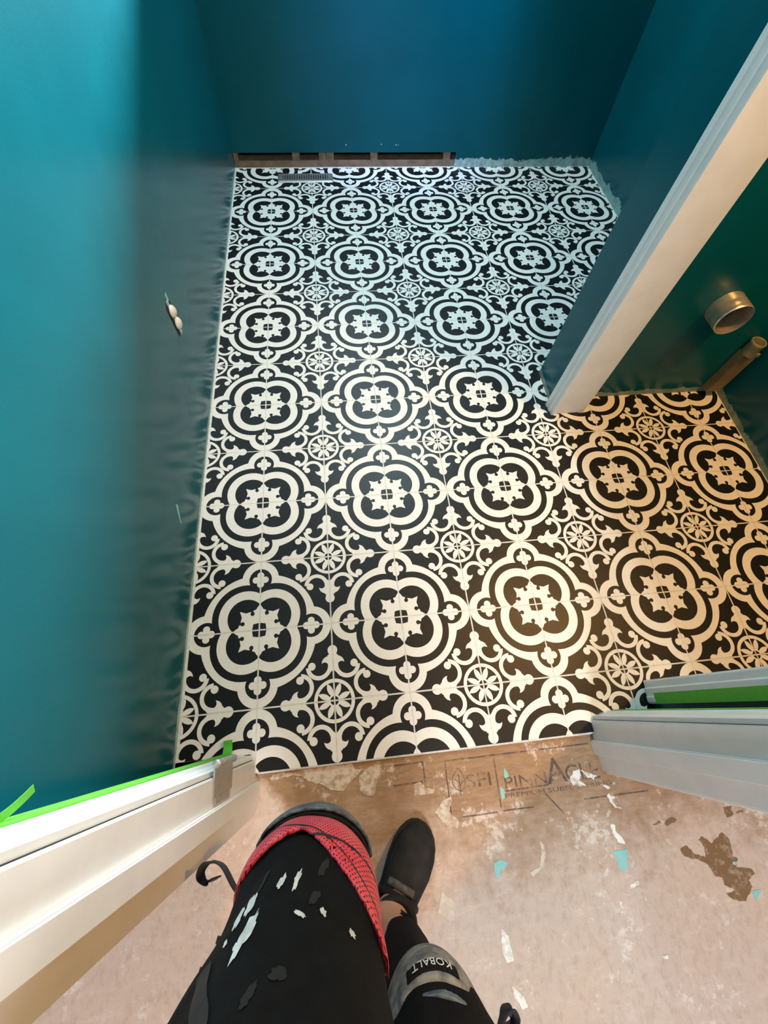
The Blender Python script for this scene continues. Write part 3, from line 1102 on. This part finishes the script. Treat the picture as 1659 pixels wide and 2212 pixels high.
def f_body(P):
    d = cone(P, LH, LK, .080, .046)
    d = smin(d, cone(P, LK, LA, .044, .030), .03)
    d = smin(d, cone(P, LA, (.185, -.560, .020), .034, .026), .03)
    e = cone(P, RH, RK, .080, .046)
    e = smin(e, cone(P, RK, RA, .042, .031), .03)
    e = smin(e, cone(P, RA, (.340, -.555, .014), .032, .018), .02)
    e = smin(e, cone(P, RA, (.272, -.672, .020), .032, .028), .02)
    d = smin(d, e, .02)
    return smin(d, ellip(P, (.228, -.665, .90), (.150, .095, .12)), .05)


up_to(net_obj('body', f_body, (.0, -.80, -.010), (.50, -.38, 1.03), .009, MT['skin']))


def folds(P):
    x, y, z = P[..., 0], P[..., 1], P[..., 2]
    return (.0026 * np.sin(38 * z + 21 * x + 3 * np.sin(17 * y + 9 * x)) + .0020 * np.sin(61 * y - 33 * z + 4 * np.sin(23 * x)) + .0012 * np.sin(110 * x + 70 * z + 2 * np.sin(50 * y)))


def f_trs(P, grow=0.0, fold=1.0):
    d = cone(P, (.160, -.635, .860), (.186, -.439, .520), .150, .078)
    d = smin(d, cone(P, LK, LA, .070, .046), .03)
    e = cone(P, RH, RK, .118, .074)
    e = smin(e, cone(P, RK, (.304, -.627, .140), .062, .044), .03)
    d = smin(d, e, .025)
    d = smin(d, ellip(P, (.228, -.675, .92), (.190, .130, .15)), .05)
    # baggy cargo pocket on the outer left thigh
    d = smin(d, ellip(P, (.045, -.540, .66), (.045, .055, .11)), .03)
    return d + fold * folds(P) - grow


def f_trousers(P):
    z = P[..., 2]
    x = P[..., 0]
    d = f_trs(P)
    d = np.maximum(d, z - 1.0)
    # hems: cuff of each leg
    hem = np.where(x < .245, .14, .118 + (P[..., 1] + .632) * .25 + (.305 - x) * .25)
    return np.maximum(d, hem - z)


tr = net_obj('trousers', f_trousers, (-.06, -.86, .08), (.50, -.33, 1.03), .0065, MT['cloth'])
up_to(tr)
tr['label'] = 'black work trousers with pale paint splashes'
BV = BVHTree.FromPolygons([v.co[:] for v in tr.data.vertices], [p.vertices[:] for p in tr.data.polygons])


def on_cloth(x, y):
    h = BV.ray_cast(Vector((x, y, 1.5)), Vector((0, 0, -1)))
    return h[0], h[1]


def splash(x, y, l, w, ang, mat=MT['splat'], name='paint_splash'):
    """a dried paint splash lying on the cloth, centred above (x, y)"""
    bm = bmesh.new()
    n = 26
    top = []
    for k in range(n):
        a = k * 2 * PI / n
        rr = 1 + .55 * mnoise.noise(Vector((x * 900 + math.cos(a) * 1.6, y * 900 + math.sin(a) * 1.6, l * 900))) + .35 * mnoise.noise(Vector((x * 500 + math.cos(a) * 5, y * 500 + math.sin(a) * 5, 3.3)))
        px, py = l * math.cos(a) * rr, w * math.sin(a) * rr
        qx, qy = x + px * math.cos(ang) - py * math.sin(ang), y + px * math.sin(ang) + py * math.cos(ang)
        p, nn = on_cloth(qx, qy)
        if p is None:
            bm.free()
            return
        top.append(bm.verts.new(p + nn * .0011))
    pc, nc = on_cloth(x, y)
    c = bm.verts.new(pc + nc * .0016)
    for k in range(n):
        bm.faces.new([c, top[k], top[(k + 1) % n]])
    up_to(bm_obj(name, bm, mat, smooth=True))


for x, y, l, w, a in ((.1489, -.4066, .0125, .0034, .85), (.1420, -.4120, .0040, .0018, .9), (.1431, -.3982, .0060, .0024, .9), (.1330, -.4060, .0055, .0020, .9),
                      (.1723, -.3854, .0046, .0024, .7), (.1881, -.3859, .0052, .0022, 1.0), (.1265, -.4164, .0026, .0010, .6), (.1951, -.4034, .0058, .0010, -.4),
                      (.2170, -.4073, .0036, .0012, -.6), (.2441, -.4279, .0042, .0010, -.9)):
    splash(x, y, l, w, a)
for x, y, l, w, a in ((.2141, -.3846, .0050, .0036, .4), (.2080, -.3990, .0050, .0030, .3), (.1850, -.4210, .0070, .0022, -.2), (.1640, -.4260, .0060, .0022, .5), (.1500, -.3880, .0070, .0016, 1.0)):
    splash(x, y, l, w, a, MT['smear'], 'paint_smear')


# dark seam tape and pocket edge down the outside of the left thigh
def cloth_strip(name, pts, w, mat, lift=.0018):
    P = []
    for x, y in pts:
        p, n = on_cloth(x, y)
        if p is not None:
            P.append((p + n * lift, n))
    bm = bmesh.new()
    prev = None
    for i, (p, n) in enumerate(P):
        t = (P[min(i + 1, len(P) - 1)][0] - P[max(i - 1, 0)][0]).normalized()
        s = t.cross(n).normalized() * w / 2
        row = [bm.verts.new(p - s), bm.verts.new(p + n * .0008), bm.verts.new(p + s), bm.verts.new(p - n * .002)]
        if prev:
            for a in range(4):
                bm.faces.new([prev[a], prev[(a + 1) % 4], row[(a + 1) % 4], row[a]])
        prev = row
    return up_to(bm_obj(name, bm, mat, smooth=False))


cloth_strip('side_seam', [(.1099, -.4318), (.1130, -.4325), (.1180, -.4331), (.1224, -.4336), (.1265, -.4350), (.1300, -.4369), (.132, -.442)], .016, MT['seam'])
for a, b_ in (((.114, -.448, .555), (.106, -.436, .578)), ((.110, -.458, .590), (.100, -.446, .612))):
    A_, B_ = Vector(a), Vector(b_)
    up_to(ribbon('pocket_loop', [A_, A_.lerp(B_, .3) + Vector((-.008, .004, .002)), A_.lerp(B_, .75) + Vector((-.009, .004, .002)), B_], .006, .0025, (.3, 1, 0), MT['cloth2']))


# ---- shoes: lofted along the foot
def loft_shoe(par, heel, toe, z0, name_pre=''):
    H, T = Vector((heel[0], heel[1], z0)), Vector((toe[0], toe[1], z0))
    ax = (T - H)
    Ln = ax.length
    ax.normalize()
    sd = Vector((ax.y, -ax.x, 0))
    # stations: s, half width, height, side offset
    st = [(.0, .012, .050, 0), (.02, .026, .064, 0), (.08, .034, .078, 0), (.20, .037, .088, 0), (.32, .036, .090, 0), (.42, .037, .078, .001), (.52, .041, .064, .002),
          (.64, .0455, .055, .003), (.76, .0450, .048, .003), (.86, .0390, .041, .002), (.93, .0300, .034, .001), (.975, .0190, .027, 0), (1.0, .006, .018, 0)]
    bm = bmesh.new()
    N = 26
    rings = []
    for s, w, h, off in st:
        ring = []
        for k in range(N):
            a = k * 2 * PI / N
            ca, sa = math.cos(a), math.sin(a)
            e = .72
            px = w * math.copysign(abs(ca) ** e, ca)
            pz = h * (.5 + .5 * math.copysign(abs(sa) ** (.95 if sa > 0 else .5), sa))
            ring.append(bm.verts.new(H + ax * s * Ln + sd * (px + off) + Vector((0, 0, .014 + pz))))
        rings.append(ring)
    for A, B in zip(rings[:-1], rings[1:]):
        for k in range(N):
            bm.faces.new([A[k], A[(k + 1) % N], B[(k + 1) % N], B[k]])
    bm.faces.new(rings[0][::-1])
    bm.faces.new(rings[-1])
    up_to(bm_obj('upper', bm, MT['leather'], smooth=True), par)
    bm = bmesh.new()
    outl = []
    for s, w, h, off in st:
        outl.append((s, w + .0045, off))
    ring = [H + ax * s * Ln + sd * (w + off) for s, w, off in outl] + [H + ax * s * Ln + sd * (-w + off) for s, w, off in outl[::-1]]
    a_ = [bm.verts.new(p) for p in ring]
    b_ = [bm.verts.new(p + Vector((0, 0, .020))) for p in ring]
    bm.faces.new(a_[::-1]); bm.faces.new(b_)
    for k in range(len(ring)):
        bm.faces.new([a_[k], a_[(k + 1) % len(ring)], b_[(k + 1) % len(ring)], b_[k]])
    up_to(bm_obj('sole', bm, MT['rubber']), par)
    return H, ax, sd, Ln


rs = up_to(empty('shoe', (.31, -.60, SZ), None, None))
rs['label'] = 'black leather ankle shoe scuffed with plaster, on the bare plywood'
H, ax, sd, Ln = loft_shoe(rs, (.262, -.676), (.388, -.474), SZ)
# padded collar, strap over the instep and scuffed patch
def ring_tube(name, c, u, v, ru, rv, tube, mat, par, n=30, m=10, tilt=0.0, a0=0, a1=2 * PI):
    c, u, v = Vector(c), Vector(u).normalized(), Vector(v).normalized()
    w = u.cross(v).normalized()
    bm = bmesh.new()
    rings = []
    full = abs(a1 - a0 - 2 * PI) < 1e-6
    for k in range(n if full else n + 1):
        a = a0 + (a1 - a0) * k / n
        d = (u * math.cos(a) * ru + v * math.sin(a) * rv)
        p = c + d + w * tilt * math.cos(a)
        dn = d.normalized()
        rings.append([bm.verts.new(p + dn * math.cos(b) * tube + w * math.sin(b) * tube * 1.5) for b in [2 * PI * q / m for q in range(m)]])
    L = len(rings)
    for k in range(L if full else L - 1):
        A, B = rings[k], rings[(k + 1) % L]
        for q in range(m):
            bm.faces.new([A[q], A[(q + 1) % m], B[(q + 1) % m], B[q]])
    if not full:
        bm.faces.new(rings[0]); bm.faces.new(rings[-1][::-1])
    return up_to(bm_obj(name, bm, mat, smooth=True), par)


ring_tube('collar', H + ax * Ln * .25 + Vector((0, 0, .094)), ax, sd, .052, .042, .008, MT['leather'], rs, tilt=-.006)
ring_tube('ankle_band', H + ax * Ln * .22 + Vector((0, 0, .112)), ax, sd, .045, .038, .007, MT['foam'], rs, tilt=-.010)
ring_tube('strap', H + ax * Ln * .40 + Vector((0, 0, .046)), Vector((0, 0, 1)) + ax * .35, sd, .053, .0415, .0045, MT['leather'], rs, a0=-PI * .62, a1=PI * .62)
ring_tube('scuff', H + ax * Ln * .475 + Vector((0, 0, .034)), Vector((0, 0, 1)) + ax * .25, sd, .0525, .0405, .0052, MT['scuff'], rs, a0=-PI * .30, a1=PI * .16)
lathe_b = up_to(lathe('buckle', [(.0001, .002), (.003, .0016), (.0036, 0)], H + ax * Ln * .40 + sd * -.020 + Vector((0, 0, .101)), (0, 0, 1), MT['galv'], None, 12), rs)
ls = up_to(empty('shoe', (.18, -.60, SZ), None, None))
ls['label'] = 'black shoe hidden below the bent left knee, heel raised'
loft_shoe(ls, (.176, -.728), (.196, -.490), SZ)
# ---- trouser cuff below the right knee pad hangs open over bare skin
ring_tube('cuff', (.306, -.629, .119), (1, 0, -.55), (0, 1, .25), .043, .042, .003, MT['legging'], ps)

# ---- knee pads


def pad_shell(c, r, off, th, cut):
    c, r = np.array(c), np.array(r)

    def f(P):
        d = ellip(P, c, r) - off
        return np.maximum(np.maximum(np.abs(d) - th / 2, 0) * 0 + np.abs(d) - th / 2, cut(P))
    return f


LKc = (.184, -.432, .470)
lp = up_to(empty('knee_pad', LKc))
lp['label'] = 'blue-grey rubber knee pad with red perforated lining on the bent left knee'


def kp(name, f, lo, hi, h, mat, par, **k):
    return up_to(net_obj(name, f, lo, hi, h, mat, **k), par)


B0, B1 = (.05, -.56, .28), (.32, -.29, .60)
cutF = lambda z0, k, yb: (lambda P: np.maximum(P[..., 2] - (z0 + k * (P[..., 1] + .335)), yb - P[..., 1]))
kp('pad', pad_shell(LKc, (.078, .078, .130), .004, .006, cutF(.497, .62, -.470)), B0, B1, .0045, MT['foam'], lp)
kp('cap', pad_shell(LKc, (.078, .078, .130), .0100, .006, cutF(.492, .80, -.425)), B0, B1, .0042, MT['capedge'], lp)


def f_lining(P):
    d = f_trs(P, .0035, .35)
    h = (P[..., 0] - LK[0]) * -.13 + (P[..., 1] - LK[1]) * -.48 + (P[..., 2] - LK[2]) * .867
    lat = np.abs(P[..., 0] - .180)
    lim = h - (-.006 + np.where(P[..., 0] < .18, .50, .95) * np.maximum(lat - .004, 0))
    low = -.07 - h
    back = -.485 - P[..., 1]
    return np.maximum(np.maximum(np.abs(d) - .0032, lim), np.maximum(low, back)) 


def a_lining(v):
    h = (v[:, 0] - LK[0]) * -.13 + (v[:, 1] - LK[1]) * -.48 + (v[:, 2] - LK[2]) * .867
    return np.stack([h, v[:, 0] - .180, v[:, 1]], 1)


kp('lining', f_lining, (.05, -.56, .38), (.32, -.29, .68), .004, MT['red'], lp, attr=a_lining, smooth_it=1)
t_s = ribbon('strap', [(.106, -.452, .455), (.082, -.425, .452), (.063, -.402, .446), (.040, -.400, .432), (.026, -.414, .414), (.030, -.428, .402), (.044, -.424, .404)], .022, .0022, (0, .25, 1), MT['cloth2'])
up_to(t_s, lp)

RKc = (.333, -.632, .418)
rp = up_to(empty('knee_pad', RKc))
rp['label'] = 'dusty grey rubber knee pad with a printed name on the right knee'
B0, B1 = (.20, -.78, .26), (.48, -.50, .56)
cutR = lambda z0, k, yb: (lambda P: np.maximum(P[..., 2] - (z0 + k * (P[..., 1] + .549)), yb - P[..., 1]))
kp('pad', pad_shell(RKc, (.052, .070, .104), .002, .012, cutR(.470, .05, -.684)), B0, B1, .0045, MT['foam'], rp)
kp('cap', pad_shell(RKc, (.052, .070, .104), .0140, .010, cutR(.455, .10, -.644)), B0, B1, .0040, MT['cap'], rp)
kp('rim', pad_shell(RKc, (.052, .070, .104), .0150, .007, lambda P: np.maximum(np.abs(P[..., 2] - .474) - .0045, -.649 - P[..., 1])), B0, B1, .0032, MT['capedge'], rp)
kp('groove', pad_shell(RKc, (.052, .070, .104), .0195, .0025, lambda P: np.maximum(np.maximum(np.abs(P[..., 2] - .436) - .012, np.abs(P[..., 0] - .335) - .034), -.624 - P[..., 1])), B0, B1, .0026, MT['foam'], rp)
# printed name wrapped on the cap, readable from the front
me = text_mesh('KOBALT', 1.0)
xs = [v.co.x for v in me.vertices]; ys = [v.co.y for v in me.vertices]
for v in me.vertices:
    u_ = (v.co.x - min(xs)) / (max(xs) - min(xs)) - .5
    t_ = (v.co.y - min(ys)) / (max(ys) - min(ys))
    x = .335 - u_ * .052
    z = .429 + t_ * .014
    q = 1 - ((x - RKc[0]) / (.052 + .020)) ** 2 - ((z - RKc[2]) / (.104 + .040)) ** 2
    y = RKc[1] + (.070 + .0290) * math.sqrt(max(q, .01)) + (.0003 if v.co.z > 0 else 0)
    v.co = (x, y, z)
me.materials.clear()
up_to(link_mesh('lettering', me, MT['print_white']), rp)
up_to(ribbon('strap', [(.392, -.650, .430), (.408, -.640, .420), (.420, -.622, .400), (.436, -.616, .384), (.447, -.628, .366), (.446, -.642, .354), (.434, -.646, .352)], .024, .0022, (0, .3, 1), MT['cloth2']), rp)
up_to(ribbon('tag', [(.448, -.634, .358), (.450, -.648, .346), (.446, -.660, .340)], .016, .0014, (0.3, .3, 1), MT['blue']), rp)
